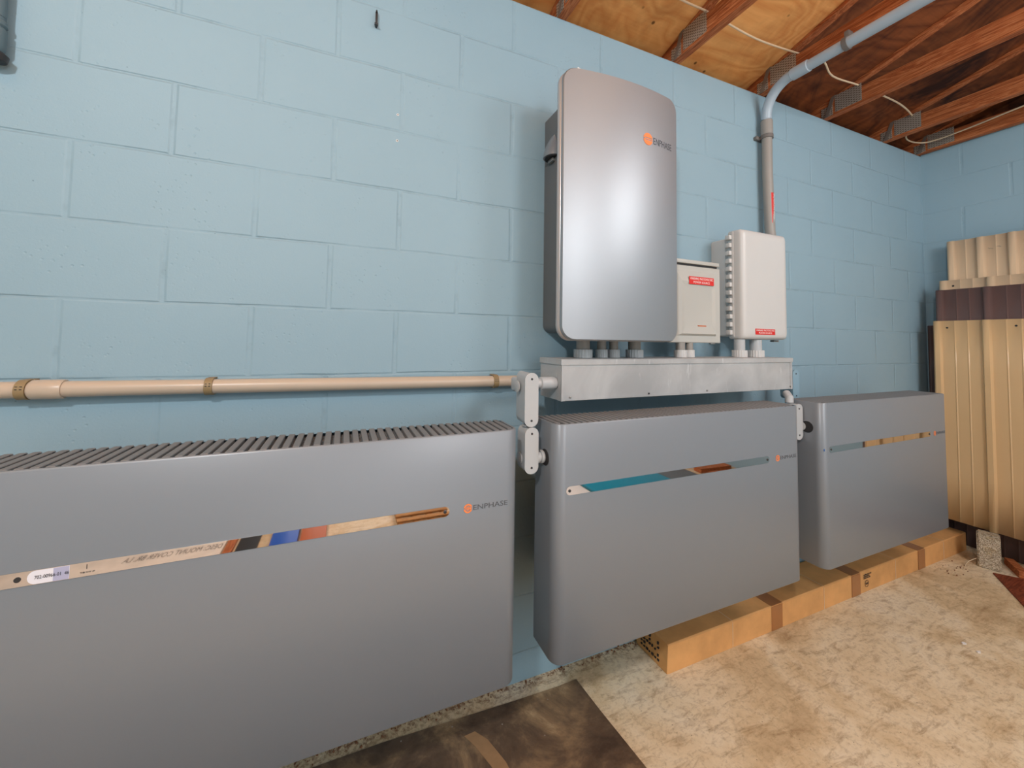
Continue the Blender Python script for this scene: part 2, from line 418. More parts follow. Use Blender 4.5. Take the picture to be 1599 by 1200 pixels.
# ------------------------------------------------------------ roof trusses
def truss(x, label):
    t = thing('roof_truss', (x, 0, CEIL + 0.001), label, 'roof truss', 'roof trusses resting on the blue wall')
    h = 0.019; z0 = CEIL + 0.001
    b = MB(); b.prism([(0.08, z0), (YB, z0), (YB, z0 + 0.089), (-0.02, z0 + 0.089), (0.08, z0 + 0.065)], lambda y, z: Vector((x - h, y, z)), lambda y, z: Vector((x + h, y, z)))
    b.build('bottom_chord', M_CHORD, t)
    zt = lambda y: 2.632 - SL * y
    ys = -0.02
    b = MB(); b.prism([(0.08, z0 + 0.0655), (0.30, zt(0.30) - 0.03), (0.30, zt(0.30)), (YB, zt(YB)), (YB, zt(YB) - 0.093), (ys - 0.02, z0 + 0.0895)], lambda y, z: Vector((x - h, y, z)), lambda y, z: Vector((x + h, y, z)))
    b.build('top_chord', M_CHORD, t)
    b = MB(); b.prism([(-1.9, z0 + 0.089), (-1.99, z0 + 0.089), (-2.6, zt(-2.6) - 0.093), (-2.5, zt(-2.5) - 0.093)], lambda y, z: Vector((x - h, y, z)), lambda y, z: Vector((x + h, y, z)))
    b.build('web', M_CHORD, t)
    b = MB(); b.box(x - h - 0.0015, x - h, -0.185, -0.06, z0 + 0.012, z0 + 0.107); b.build('nail_plate', M_TOOTH, t)
    b = MB(); b.box(x - h - 0.0015, x - h, -0.048, 0.01, z0 + 0.003, z0 + 0.060); b.build('nail_plate', M_TOOTH, t)
    b = MB(); b.prism([(-0.004, z0 - 0.0), (-0.026, z0 - 0.0), (-0.066, z0 + 0.115), (-0.046, z0 + 0.115)], lambda y, z: Vector((x - h - 0.004, y, z)), lambda y, z: Vector((x - h - 0.0025, y, z)))
    b.build('hurricane_strap', M_STRAP, t)
    return t
truss(0.15, 'red-brown wooden roof truss left of the one above the tall silver cabinet')
truss(0.775, 'wooden roof truss meeting the wall just left above the tall silver cabinet')
truss(1.39, 'wooden roof truss crossing the new pale plywood, right above the tall silver cabinet')
truss(1.985, 'wooden roof truss that the bent grey conduit runs along')
truss(2.54, 'wooden roof truss just right of the bent grey conduit, on dark decking')
truss(3.165, 'wooden roof truss second nearest to the room corner')
truss(3.58, 'wooden roof truss closest to the room corner, tight to the right wall')

# ------------------------------------------------------------ logo
def logo(parent, x, z, y, s, tw, solid=False):
    """emblem of diameter s with its lettering of width tw, on a face at y"""
    b = MB(); r = s / 2; n = 28
    def seg(z0, z1, ro, x0=-1, x1=1):
        pts = []
        for k in range(n + 1):
            zz = z0 + (z1 - z0) * k / n; xx = math.sqrt(max(ro * ro - zz * zz, 0)); pts.append((min(xx, x1 * ro), zz))
        for k in range(n + 1):
            zz = z1 + (z0 - z1) * k / n; xx = -math.sqrt(max(ro * ro - zz * zz, 0)); pts.append((max(xx, x0 * ro), zz))
        return pts
    def put(pts):
        cl = [p for i, p in enumerate(pts) if i == 0 or (Vector(p) - Vector(pts[i - 1])).length > 1e-6]
        b.prism(cl, lambda u, v: Vector((x + r + u, y - 0.0004, z + v)), lambda u, v: Vector((x + r + u, y - 0.0009, z + v)))
    if solid:
        put(seg(-r * 0.98, -r * 0.22, r)); put(seg(-r * 0.08, r * 0.10, r, -0.75, 1)); put(seg(r * 0.26, r * 0.98, r))
        put(seg(-r * 0.22, -r * 0.08, r, -1, -0.6)); put(seg(r * 0.10, r * 0.26, r, 0.45, 1) if False else seg(r * 0.10, r * 0.26, r, -1, -0.7))
    else:
        ro, ri = r, r * 0.66
        for a0, a1 in ((20, 172), (188, 340)):
            pts = [(ro * math.cos(math.radians(a0 + (a1 - a0) * k / 20)), ro * math.sin(math.radians(a0 + (a1 - a0) * k / 20))) for k in range(21)]
            pts += [(ri * math.cos(math.radians(a1 + (a0 - a1) * k / 20)), ri * math.sin(math.radians(a1 + (a0 - a1) * k / 20))) for k in range(21)]
            put(pts)
        put([(-ri, -r * 0.10), (ri * 0.7, -r * 0.10), (ri * 0.7, -r * 0.3), (ro * 1.0, 0), (ri * 0.7, r * 0.3), (ri * 0.7, r * 0.10), (-ri, r * 0.10)])
        put([(-r * 0.4, r * 0.22), (r * 0.35, r * 0.22), (r * 0.35, r * 0.40), (-r * 0.4, r * 0.40)])
        put([(-r * 0.35, -r * 0.40), (r * 0.4, -r * 0.40), (r * 0.4, -r * 0.22), (-r * 0.35, -r * 0.22)])
    b.build('emblem', M_ORANGE, parent)
    text('lettering', 'ENPHASE', tw, s * 0.56, Matrix.Translation((x + s * 1.12, y - 0.0004, z - s * 0.28)), M_TXT, parent)

# ------------------------------------------------------------ batteries
BW, BH, BY, BD = 1.079, 0.654, -0.374, 0.125
def cover_outline(off=0.0, r=0.034, n=8):
    x0, x1, y0, y1 = off, BW - off, BY + off, BY + BD
    pts = [(x0, y1)]
    rr = r - off
    for k in range(n + 1):
        a = math.radians(180 + 90 * k / n); pts.append((x0 + rr + rr * math.cos(a), y0 + rr + rr * math.sin(a)))
    for k in range(n + 1):
        a = math.radians(270 + 90 * k / n); pts.append((x1 - rr + rr * math.cos(a), y0 + rr + rr * math.sin(a)))
    pts.append((x1, y1)); return pts
def make_battery(x, z):
    t = thing('battery_cabinet', (x, BY + BD / 2, z), '', 'battery cabinet', 'grey wall batteries in a row')
    O = Vector((x, 0, z))
    # shell: outer and inner outline, small lip bevel at top and bottom
    out0 = cover_outline(0.0); out1 = cover_outline(0.0025); inn = cover_outline(0.008)
    loop = lambda o, zz: [Vector((p[0] + x, p[1], z + zz)) for p in o]
    b = MB(); b.loft([loop(inn, 0.0), loop(out1, 0.0), loop(out0, 0.003), loop(out0, BH - 0.003), loop(out1, BH), loop(inn, BH), loop(inn, 0.0)], caps=False)
    sh = b.build('cover', M_BATT, t, smooth=40)
    b = MB(); b.prism(cover_outline(0.0085), lambda u, v: Vector((u + x, v, z + 0.004)), lambda u, v: Vector((u + x, v, z + 0.009)))
    b.build('bottom_plate', M_ENPB, t)
    g = MB(); g.prism(cover_outline(0.0085), lambda u, v: Vector((u + x, v, z + BH - 0.022)), lambda u, v: Vector((u + x, v, z + BH - 0.016)))
    n = 52; pitch = (BW - 0.02) / n
    gb = g.build('grille_base', M_DARK, t)
    g = MB()
    for k in range(n):
        xs = x + 0.010 + pitch * (k + 0.5); w = pitch * 0.33
        y0 = BY + 0.009 + (0.012 if k in (0, n - 1) else 0)
        g.box(xs - w, xs + w, y0, BY + BD + 0.012, z + BH - 0.015, z + BH + 0.001, 0.0012, 1)
        for q in range(9):                # perforated webs between the slats
            yy = BY + 0.02 + q * 0.0125
            if k < n - 1: g.box(xs + w, xs + pitch - w, yy, yy + 0.0045, z + BH - 0.012, z + BH - 0.007)
    g.build('vent_grille', M_BATTS, t)
    b = MB(); b.box(x + 0.15, x + BW - 0.15, BY + BD + 0.002, -0.004, z + 0.05, z + BH - 0.076, 0.006); b.build('battery_module', M_ENPB, t)
    for zz in (z + 0.10, z + BH - 0.10):
        b = MB(); b.box(x + 0.14, x + BW - 0.14, -0.0039, -0.0001, zz - 0.03, zz + 0.03); b.build('mounting_bracket', M_GALV, t)
    zc = z + 0.812 - 0.343
    s0, s1, hh = x + 0.034, x + BW - 0.188, 0.0122
    o = rrect(s0, s1, zc - hh, zc + hh, hh, 8)
    b = MB(); b.prism(o, lambda u, v: Vector((u, BY - 0.0003, v)), lambda u, v: Vector((u, BY - 0.0016, v)))
    st = b.build('mirror_strip', M_MIRROR, t)
    for xx in (s0 + 0.011, s1 - 0.011):
        b = MB(); b.lathe((xx, BY - 0.0015, zc), (0, -1, 0), [(0, 0.0042), (0.0012, 0.0042), (0.002, 0.003), (0.0021, 0.0012)], 16); b.build('screw', M_SCREWD, st)
    logo(t, x + BW - 0.1515, z + 0.811 - 0.343, BY, 0.0225, 0.0935)
    return t
bat = make_battery(0.4415 - BW, 0.340)
b3_ = copy_tree(bat); b3_.location.x = 1.775; b3_.location.z = 0.343; b3_.scale.x = 0.94
b2_ = copy_tree(bat); b2_.location.x = 0.552; b2_.location.z = 0.343
for o in (b2_, b3_): WO[o.name] = Vector(o.location)
bat['label'] = 'nearest grey battery cabinet, cut off by the left edge, with paper sticker on its strip'
b2_['label'] = 'middle grey battery cabinet under the galvanized wireway'
b3_['label'] = 'farthest grey battery cabinet, beside the leaning tan metal sheets'
# paper labels on the nearest strip
strip1 = [c for c in children(bat) if c.name.startswith('mirror_strip')][0]
zc = 0.340 + 0.812 - 0.343
b = MB(); b.prism(rrect(-0.489, -0.435, zc - 0.0115, zc + 0.0115, 0.004, 5, (0.011, 0.0005, 0.0005, 0.011)), lambda u, v: Vector((u, BY - 0.0017, v)), lambda u, v: Vector((u, BY - 0.0019, v)))
tag(b.build('paper_label', M_LBL, strip1), 'white paper sticker with a part number')
b = MB(); b.box(-0.4560, -0.4355, BY - 0.0021, BY - 0.00195, zc - 0.0115, zc + 0.0112); b.build('label_patch', M_LBLV, strip1)
text('label_print', '702-00966-01  46', 0.044, 0.0058, Matrix.Translation((-0.4795, BY - 0.0022, zc - 0.0030)), M_BLACK, strip1)
text('label_print', 'THIS WAY UP', 0.020, 0.0026, Matrix.Translation((-0.421, BY - 0.0017, zc - 0.0065)), M_BLACK, strip1)
b = MB(); b.box(-0.4125, -0.4118, BY - 0.0021, BY - 0.0018, zc + 0.0005, zc + 0.0085); b.build('arrow_print', M_BLACK, strip1)
b = MB(); b.lathe((-0.501, BY - 0.0016, zc), (0, -1, 0), [(0, 0.0046), (0.0005, 0.0046), (0.0006, 0.0035)], 18); b.build('screw_hole', M_SCREWD, strip1)
# cable entries in the left sides of the other two
for par, xx in ((b2_, 0.552), (b3_, 1.775)):
    b = MB(); b.lathe((xx - 0.0015, -0.312, 0.893), (1, 0, 0), [(0, 0.0235), (0.0012, 0.0235), (0.0014, 0.017)], 24)
    b.build('cable_entry', M_DARK, par)
# blue film corner on the middle strip
strip2 = [c for c in children(b2_) if c.name.startswith('mirror_strip')][0]
b = MB(); b.box(0.580, 0.586, BY - 0.0012, BY - 0.0004, 0.806, 0.815); tag(b.build('film_tab', M_FILM, strip2), 'blue film tab')

# ------------------------------------------------------------ tall cabinet (inverter)
t = thing('inverter_cabinet', (0.9, 0, 1.23), 'tall silver wall cabinet with bowed front above the wireway', 'inverter cabinet')
b = MB()
bo = rrect(0.703, 1.085, 1.262, 2.10, 0.02, 5, (0.03, 0.03, 0.012, 0.012))
b.prism(bo, lambda u, v: Vector((u, -0.0005, v)), lambda u, v: Vector((u, -0.205, v)))
b.build('body', M_ENPB, t)
def enp_ring(off, y, bow):
    x0, x1, z0, z1 = 0.640 + off, 1.140 - off, 1.234 + off, 2.150 - off
    pts = rrect(x0, x1, z0, z1, 0.05 - off, 8)
    # denser bottom and top for the bow
    full = []
    for i, p in enumerate(pts):
        q = pts[(i + 1) % len(pts)]
        m = 12 if abs(p[0] - q[0]) > 0.2 else 1
        for k in range(m): full.append((p[0] + (q[0] - p[0]) * k / m, p[1] + (q[1] - p[1]) * k / m))
    return [Vector((u, y - bow * (1 - ((u - 0.89) / 0.25) ** 2), v)) for u, v in full]
b = MB(); b.loft([enp_ring(0.004, -0.206, 0), enp_ring(0.0, -0.210, 0), enp_ring(0.0, -0.224, 0), enp_ring(0.006, -0.2295, 0)], True)
tag(b.build('cover_rim', M_ENPR, t, smooth=50), 'pale rim behind the silver front')
b = MB()
def enp_front(y, bow, off):
    xs = [0.640 + off + (0.5 - 2 * off) * k / 28 for k in range(29)]
    return xs
rings = [enp_ring(0.004, -0.230, 0), enp_ring(0.0015, -0.234, 0.004), enp_ring(0.0015, -0.240, 0.026), enp_ring(0.005, -0.244, 0.028)]
b.loft(rings, False)
b.bm.faces.new([b.bm.verts.new(v) for v in rings[0]])
# front surface as vertical strips following the bow
N = 40; x0, x1 = 0.645, 1.135; cols = []
for k in range(N + 1):
    u = x0 + (x1 - x0) * (1 - math.cos(math.pi * k / N)) / 2
    r = 0.045; dx = min(u - x0, x1 - u)
    dz = r - math.sqrt(max(r * r - (r - dx) ** 2, 0)) if dx < r else 0
    y = -0.244 - 0.028 * (1 - ((u - 0.89) / 0.25) ** 2)
    cols.append([Vector((u, y, 1.239 + dz + (2.145 - 1.239 - 2 * dz) * j / 4)) for j in range(5)])
b.sheet(cols)
fr = b.build('front_cover', M_ENP, t, smooth=60)
ly = lambda u: -0.244 - 0.028 * (1 - ((u - 0.89) / 0.25) ** 2)
# emblem and lettering: each letter laid on the bowed surface
lg = thing('logo_holder', (0, 0, 0), '', ''); 
for kk in ('label', 'category'): 
    if kk in lg: del lg[kk]
bpy.data.objects.remove(lg)
before = set(bpy.data.objects)
logo(t, 0.955, 1.958, 0.0, 0.044, 0.098, True)
for o in [o for o in bpy.data.objects if o not in before]:
    for v in o.data.vertices:
        wx = v.co.x + 0.9; v.co.y += ly(wx) - 0.0002 - 0.0
    if o.name.startswith('lettering'): o.data.transform(Matrix.Translation((0, 0, 0)))
# side handle scoop
b = MB()
rg = []
for k in range(9):
    f = k / 8; z = 2.005 - 0.085 * f; rr_ = 0.016 + 0.024 * math.sin(f * math.pi / 2); d = 0.004 + 0.032 * math.sin(f * math.pi / 2)
    rg.append([Vector((0.7035 - d * math.sin(math.radians(a)), -0.066 + rr_ * math.cos(math.radians(a)), z - 0.012 * f * math.sin(math.radians(a)) * 0)) for a in range(0, 181, 15)])
b.loft(rg, True); b.build('side_hood', M_BATT, t, smooth=60)
b = MB(); b.prism([(0.7032 - 0.030 * math.sin(math.radians(a)), -0.066 + 0.035 * math.cos(math.radians(a))) for a in range(0, 181, 15)], lambda u, v: Vector((u, v, 1.9195)), lambda u, v: Vector((u, v, 1.9165))); b.build('switch_recess', M_DARK, t)
b = MB(); b.box(0.690, 0.7028, -0.085, -0.050, 1.902, 1.914, 0.002); b.build('switch_lever', M_SCREW, t)
# paper edge showing above
b = MB(); b.prism([(0.70, 2.140), (0.78, 2.140), (0.765, 2.166), (0.715, 2.180)], lambda u, v: Vector((u, -0.218, v)), lambda u, v: Vector((u, -0.217, v))); b.build('paper_slip', M_CREAMP, t)

# ------------------------------------------------------------ wireway
GX0, GX1, GY0, GY1, GZ0, GZ1 = 0.658, 1.829, -0.222, -0.072, 1.036, 1.170
t = thing('wireway', ((GX0 + GX1) / 2, -0.07, GZ0), 'long galvanized steel wireway box below the tall silver cabinet', 'wireway')
b = MB(); b.box(GX0, GX1, GY0, GY1, GZ0, GZ1, 0.0012, 1); b.build('trough', M_GALV, t)
b = MB(); b.box(GX0 - 0.004, GX1 + 0.004, GY0 - 0.004, GY1, GZ1, GZ1 + 0.003, 0.0008, 1)
b.box(GX0 - 0.004, GX1 + 0.004, GY0 - 0.004, GY0 - 0.0022, GZ1 - 0.016, GZ1 + 0.001); b.box(GX0 - 0.004, GX0 - 0.0022, GY0 - 0.003, GY1, GZ1 - 0.016, GZ1 + 0.001)
b.box(GX1 + 0.0022, GX1 + 0.004, GY0 - 0.003, GY1, GZ1 - 0.016, GZ1 + 0.001)
b.build('lid', M_GALV, t)
b = MB(); b.box(GX0 - 0.0016, GX0 + 0.001, GY0 - 0.0016, GY0 + 0.022, GZ0, GZ1 - 0.017); b.box(GX0 - 0.0016, GX0 + 0.012, GY0 - 0.0018, GY0, GZ0, GZ1 - 0.017)
b.build('end_flange', M_GALV, t)
b = MB(); b.box(GX1 - 0.012, GX1 + 0.0016, GY0 - 0.0018, GY0, GZ0, GZ1 - 0.017); b.build('end_flange', M_GALV, t)
for u in (0.69, 1.02, 1.31, 1.815):
    b = MB(); b.lathe((u, GY0 - 0.0016, GZ0 + 0.012), (0, -1, 0), [(0, 0.0035), (0.0015, 0.0033), (0.0025, 0.0015)], 12); b.build('screw', M_SCREW if u != 1.02 else M_SCREWD, t)
for u in (0.80, 1.65):
    b = MB(); b.box(u - 0.02, u + 0.02, GY1, -0.0005, GZ0 + 0.006, GZ1 - 0.01, 0.002); b.build('standoff', M_GALV, t)

# ------------------------------------------------------------ conduit stubs up to the boxes
def stub(x, r, ztop, mats, label, y=-0.13, nut=True, group='short conduit stubs standing on the wireway'):
    t = thing('conduit_stub', (x, y, GZ1 + 0.0035), label, 'conduit stub', group)
    zb = GZ1 + 0.0035
    b = MB(); b.lathe((x, y, zb), (0, 0, 1), [(0, r * 0.72), (ztop - zb, r * 0.72)], 22); b.build('pipe', mats[0], t)
    zn = zb + 0.030
    b = MB(); n = 20; pts = []
    for k in range(n * 2):
        a = math.pi * k / n; q = r if k % 2 == 0 else r * 0.94; pts.append((x + q * math.cos(a), y + q * math.sin(a)))
    b.prism(pts, lambda u, v: Vector((u, v, zb + 0.0003)), lambda u, v: Vector((u, v, zn)))
    b.build('ribbed_nut', mats[1], t)
    return t
ZE = 1.2615
stub(0.800, 0.034, ZE, (M_PVCD, M_PVC), 'widest conduit stub at the left under the tall silver cabinet')
stub(0.881, 0.023, ZE, (M_PVCD, M_PVC), 'left of the two narrow conduit stubs under the tall silver cabinet')
stub(0.936, 0.023, ZE, (M_PVCD, M_PVC), 'right of the two narrow conduit stubs under the tall silver cabinet')
stub(1.034, 0.033, ZE, (M_PVCD, M_PVC), 'wide conduit stub under the right end of the tall silver cabinet')
stub(1.270, 0.025, 1.2345, (M_PVCD, M_CREAM), 'left of the two pale conduit stubs under the small grey box')
stub(1.320, 0.020, 1.2345, (M_PVCD, M_CREAM), 'right of the two pale conduit stubs under the small grey box')
stub(1.620, 0.031, 1.2515, (M_PVC, M_CREAM), 'left conduit stub under the large cream hinged box')
stub(1.727, 0.034, 1.2515, (M_PVC, M_CREAM), 'right conduit stub under the large cream hinged box')

# ------------------------------------------------------------ small grey box
def red_label(parent, x0, x1, z0, z1, y, l1, l2):
    b = MB(); b.box(x0, x1, y - 0.0006, y, z0, z1); lb = b.build('warning_label', M_RED, parent)
    w = x1 - x0; h = z1 - z0
    text('label_print', l1, w * 0.92, h * 0.3, Matrix.Translation((x0 + w * 0.04, y - 0.0007, z0 + h * 0.58)), M_WHITE, lb)
    text('label_print', l2, w * 0.66, h * 0.28, Matrix.Translation((x0 + w * 0.17, y - 0.0007, z0 + h * 0.14)), M_WHITE, lb)
t = thing('disconnect_box', (1.35, 0, 1.235), 'small warm grey metal box half hidden by the tall silver cabinet', 'electrical box')
b = MB(); b.box(1.215, 1.470, -0.128, -0.0005, 1.237, 1.560, 0.002); b.build('body', M_BOXG, t)
b = MB()
def rr(x0, x1, z0, z1, y): return [Vector((x0, y, z0)), Vector((x1, y, z0)), Vector((x1, y, z1)), Vector((x0, y, z1))]
b.loft([rr(1.200, 1.484, 1.233, 1.553, -0.1285), rr(1.200, 1.484, 1.233, 1.553, -0.141), rr(1.203, 1.481, 1.236, 1.550, -0.145), rr(1.232, 1.455, 1.262, 1.530, -0.145),
        rr(1.252, 1.440, 1.270, 1.485, -0.158), rr(1.285, 1.428, 1.315, 1.455, -0.150)])
b.build('door', M_BOXG, t, smooth=15)
b = MB(); b.box(1.200, 1.474, -0.150, -0.10, 1.5605, 1.576, 0.002); b.build('drip_hood', M_BOXG, t)
b = MB(); b.box(1.205, 1.468, -0.143, -0.13, 1.5535, 1.5602); b.build('hood_gap', M_DARK, t)
red_label(t, 1.290, 1.430, 1.474, 1.506, -0.1585, 'WARNING: PHOTOVOLTAIC', 'POWER SOURCE')
b = MB(); b.box(1.345, 1.392, -0.1525, -0.1505, 1.300, 1.306, 0.0008); b.box(1.345, 1.392, -0.1525, -0.1505, 1.288, 1.294, 0.0008); b.box(1.343, 1.349, -0.1525, -0.1505, 1.288, 1.306)
b.build('latch_slot', M_ORB, t)

# ------------------------------------------------------------ large cream hinged box
t = thing('junction_box', (1.75, 0, 1.262), 'large cream plastic box with a row of hinge knuckles on its left side', 'electrical box')
b = MB(); b.prism(rrect(1.606, 1.885, 1.266, 1.717, 0.008), lambda u, v: Vector((u, -0.0005, v)), lambda u, v: Vector((u, -0.098, v))); b.build('body', M_CREAM, t)
lo = lambda off, y, r: [Vector((u, y, v)) for u, v in rrect(1.592 + off, 1.898 - off, 1.252 + off, 1.742 - off, r, 8)]
b = MB(); b.loft([lo(0.002, -0.099, 0.012), lo(0, -0.103, 0.012), lo(0.001, -0.150, 0.014), lo(0.005, -0.163, 0.016), lo(0.014, -0.170, 0.018), lo(0.03, -0.1705, 0.02)]); b.build('lid', M_CREAM, t, smooth=50)
b = MB(); b.box(1.5885, 1.5925, -0.128, -0.118, 1.262, 1.735, 0.001); b.build('hinge_pin', M_CREAM, t)
nk = 13
for k in range(nk):
    zc_ = 1.282 + k * (1.710 - 1.282) / (nk - 1)
    b = MB(); b.box(1.574, 1.5915, -0.122, -0.100, zc_ - 0.010, zc_ + 0.010, 0.0025); b.box(1.584, 1.6055, -0.098, -0.0905, zc_ - 0.007, zc_ + 0.007, 0.001); b.build('hinge_knuckle', M_CREAM, t)
b = MB(); b.box(1.87, 1.905, -0.12, -0.10, 1.243, 1.2515, 0.002); b.build('latch', M_SCREW, t)
b = MB(); b.box(1.585, 1.615, -0.012, -0.002, 1.228, 1.264, 0.003); b.build('mounting_foot', M_CREAM, t)
red_label(t, 1.668, 1.800, 1.274, 1.300, -0.1708, 'WARNING: PHOTOVOLTAIC', 'POWER SOURCE')

# ------------------------------------------------------------ conduit bodies left and right
def conduit_body(x0, x1, yf, yb, z0, z1, label, m, name='conduit_elbow', hub_up=None, hub_dn=None, nip=None, disc=None, taper=0.9, shift=0.0):
    t = thing(name, ((x0 + x1) / 2, (yf + yb) / 2, z0), label, 'conduit fitting')
    r = (x1 - x0) / 2
    o = rrect(x0, x1, z0, z1, r * 0.98, 8)
    b = MB(); b.prism(o, lambda u, v: Vector((u, yf + 0.005, v)), lambda u, v: Vector(((u - (x0 + x1) / 2) * taper + (x0 + x1) / 2 + shift, yb, v)))
    b.build('housing', m, t)
    o2 = rrect(x0 - 0.001, x1 + 0.001, z0 - 0.001, z1 + 0.001, r * 0.98, 8)
    b = MB(); b.prism(o2, lambda u, v: Vector((u, yf, v)), lambda u, v: Vector((u, yf + 0.0048, v)))
    cp = b.build('cover_plate', m, t)
    for zz in (z0 + r * 0.8, z1 - r * 0.8):
        b = MB(); b.lathe(((x0 + x1) / 2, yf - 0.0002, zz), (0, -1, 0), [(0, 0.0032), (0.0016, 0.003), (0.002, 0.001)], 12); b.build('screw', M_SCREWD, cp)
    if disc is not None:
        b = MB(); b.lathe((x0 + 0.0005, (yf + yb) / 2 + 0.008, disc), (-1, 0, 0), [(0, 0.017), (0.003, 0.017), (0.004, 0.0145)], 20); b.build('knockout_cap', m, t)
    for h in (hub_up, hub_dn):
        if h:
            (za, zb, hr, hy) = h
            b = MB(); b.lathe(((x0 + x1) / 2, hy, min(za, zb)), (0, 0, 1), [(0, hr), (abs(zb - za) * 0.4, hr), (abs(zb - za) * 0.45, hr * 0.94), (abs(zb - za) * 0.55, hr * 0.94), (abs(zb - za) * 0.6, hr), (abs(zb - za), hr)], 22); b.build('hub', m, t)
    if nip:
        (xa, xb, ny, nz, nr) = nip
        L = xb - xa
        b = MB(); b.lathe((xa, ny, nz), (1, 0, 0), [(0, nr), (L * 0.38, nr), (L * 0.40, nr * 0.8), (L * 0.56, nr * 0.8), (L * 0.58, nr * 1.08), (L * 0.92, nr * 1.08), (L * 0.97, nr), (L, nr * 0.98)], 24); b.build('nipple', m, t)
    return t
conduit_body(0.482, 0.523, -0.320, -0.225, 0.986, 1.138, 'upper pale grey conduit elbow at the left end of the wireway', M_PVC, nip=(0.5230, 0.6558, -0.183, 1.092, 0.0195), disc=1.095, taper=0.7, shift=0.008)
t = [o for o in C.objects if o.name.startswith('conduit_elbow') and o.type == 'EMPTY'][-1]
b = MB(); b.box(0.503, 0.5228, -0.2248, -0.160, 1.070, 1.114, 0.008, 3); b.build('rear_hub', M_PVC, t)
conduit_body(0.484, 0.525, -0.320, -0.262, 0.853, 0.982, 'lower pale grey conduit elbow feeding the side of the middle battery cabinet', M_PVC, hub_up=(0.9825, 0.9855, 0.0165, -0.288), nip=(0.5255, 0.5500, -0.302, 0.893, 0.0175), disc=0.890)
conduit_body(1.955, 2.000, -0.150, -0.088, 0.972, 1.112, 'blue painted conduit elbow behind the right end of the wireway', M_PVCP, hub_dn=(0.9715, 0.940, 0.020, -0.12))
conduit_body(1.722, 1.768, -0.300, -0.255, 0.840, 0.985, 'pale conduit elbow squeezed between the middle and farthest battery cabinets', M_PVC, nip=(1.7685, 1.7730, -0.290, 0.893, 0.017))
b = MB(); b.tube([(1.745, -0.262, 0.9875), (1.745, -0.262, 1.006), (1.77, -0.235, 1.02)], 0.0155, 18)
tt = [o for o in C.objects if o.name.startswith('conduit_elbow') and o.type == 'EMPTY'][-1]
b.build('hub', M_PVC, tt)

# ------------------------------------------------------------ tan wall pipe
t = thing('wall_pipe', (-0.3, -0.03, 1.08), 'tan plastic pipe strapped horizontally along the blue block wall', 'pipe')
pz = lambda x: 1.0985 - (x + 0.73) * 0.0098
PY = -0.0285
b = MB(); b.tube([(-1.6, PY, pz(-1.6)), (-0.62, PY, pz(-0.62)), (0.0, PY, pz(0)), (0.4828, PY, pz(0.4828)), (0.66, PY, pz(0.66))], 0.0195, 28); b.build('pipe', M_BEIGE, t)
b = MB(); b.lathe((-0.678, PY, pz(-0.678)), (1, 0, -0.0098), [(0, 0.0225), (0.002, 0.0235), (0.055, 0.0235), (0.0575, 0.0225)], 28); b.build('coupling', M_BEIGE, t)
for xx in (-0.690, -0.331, 0.498):
    b = MB(); z = pz(xx); pts = []
    r1, r2 = 0.0198, 0.0232
    if xx < -0.6: r1, r2 = 0.0200, 0.0238
    pr = [(PY + r2 * math.cos(math.radians(a)), z + r2 * math.sin(math.radians(a))) for a in range(90, 271, 12)]
    pin = [(PY + r1 * math.cos(math.radians(a)), z + r1 * math.sin(math.radians(a))) for a in range(270, 89, -12)]
    poly = [(-0.0005, z + r2), *pr, (-0.0005, z - r2), (-0.0005, z - r1), *pin, (-0.0005, z + r1)]
    b.prism(poly, lambda u, v: Vector((xx - 0.009, u, v)), lambda u, v: Vector((xx + 0.009, u, v)))
    cl = b.build('pipe_strap', M_CLAMP, t)
    b = MB()
    for q in (-1, 1):
        b.box(xx + q * 0.004 - 0.002, xx + q * 0.004 + 0.002, PY - r2 - 0.0004, PY - r2 + 0.001, z + 0.002, z + 0.004)
        b.box(xx + q * 0.004 - 0.002, xx + q * 0.004 + 0.002, PY - r2 - 0.0004, PY - r2 + 0.001, z + 0.009, z + 0.010)
    b.build('strap_slot', M_DARK, cl)

# ------------------------------------------------------------ bent conduit to the roof
t = thing('bent_conduit', (1.962, -0.04, 1.71), 'grey conduit rising from the cream box and bending along the roof truss', 'conduit')
CX, CYY, CR = 1.962, -0.040, 0.0235
b = MB(); b.tube([(1.962 + 0.010, -0.05, 1.7425), (1.966, -0.046, 1.80), (CX, CYY, 2.10), (CX, CYY, 2.35)], CR, 24); b.build('riser', M_PVCD, t)
pts = [(CX, CYY, 2.35), (CX, CYY, 2.385)]
for k in range(13):
    a = math.radians(90 * k / 12 * 0.97); R = 0.135
    pts.append((CX - 0.031 * k / 12, CYY - R + R * math.cos(a), 2.385 + R * math.sin(a)))
last = Vector(pts[-1])
pts += [(1.931, -0.40, 2.518), (1.931, -0.80, 2.512), (1.931, -1.6, 2.505)]
b = MB(); b.tube(pts[1:], CR * 1.0, 24); b.build('bend', M_PVCB, t)
b = MB(); b.lathe((CX, CYY, 2.30), (0, 0, 1), [(0, CR * 1.05), (0.003, CR * 1.16), (0.075, CR * 1.16), (0.078, CR * 1.05)], 24); b.build('coupling', M_PVCD, t)
b = MB(); b.lathe((1.931, -0.185, 2.5205), (0, -1, -0.01), [(0, CR * 1.05), (0.003, CR * 1.17), (0.075, CR * 1.17), (0.078, CR * 1.05)], 24); b.build('coupling', M_PVCB, t)
b = MB(); b.lathe((CX, CYY, 2.283), (0, 0, 1), [(0, CR * 1.25), (0.018, CR * 1.25)], 24)
b.box(CX - 0.046, CX + 0.040, -0.018, -0.0006, 2.283, 2.301, 0.002); b.build('wall_clamp', M_CLAMPG, t)
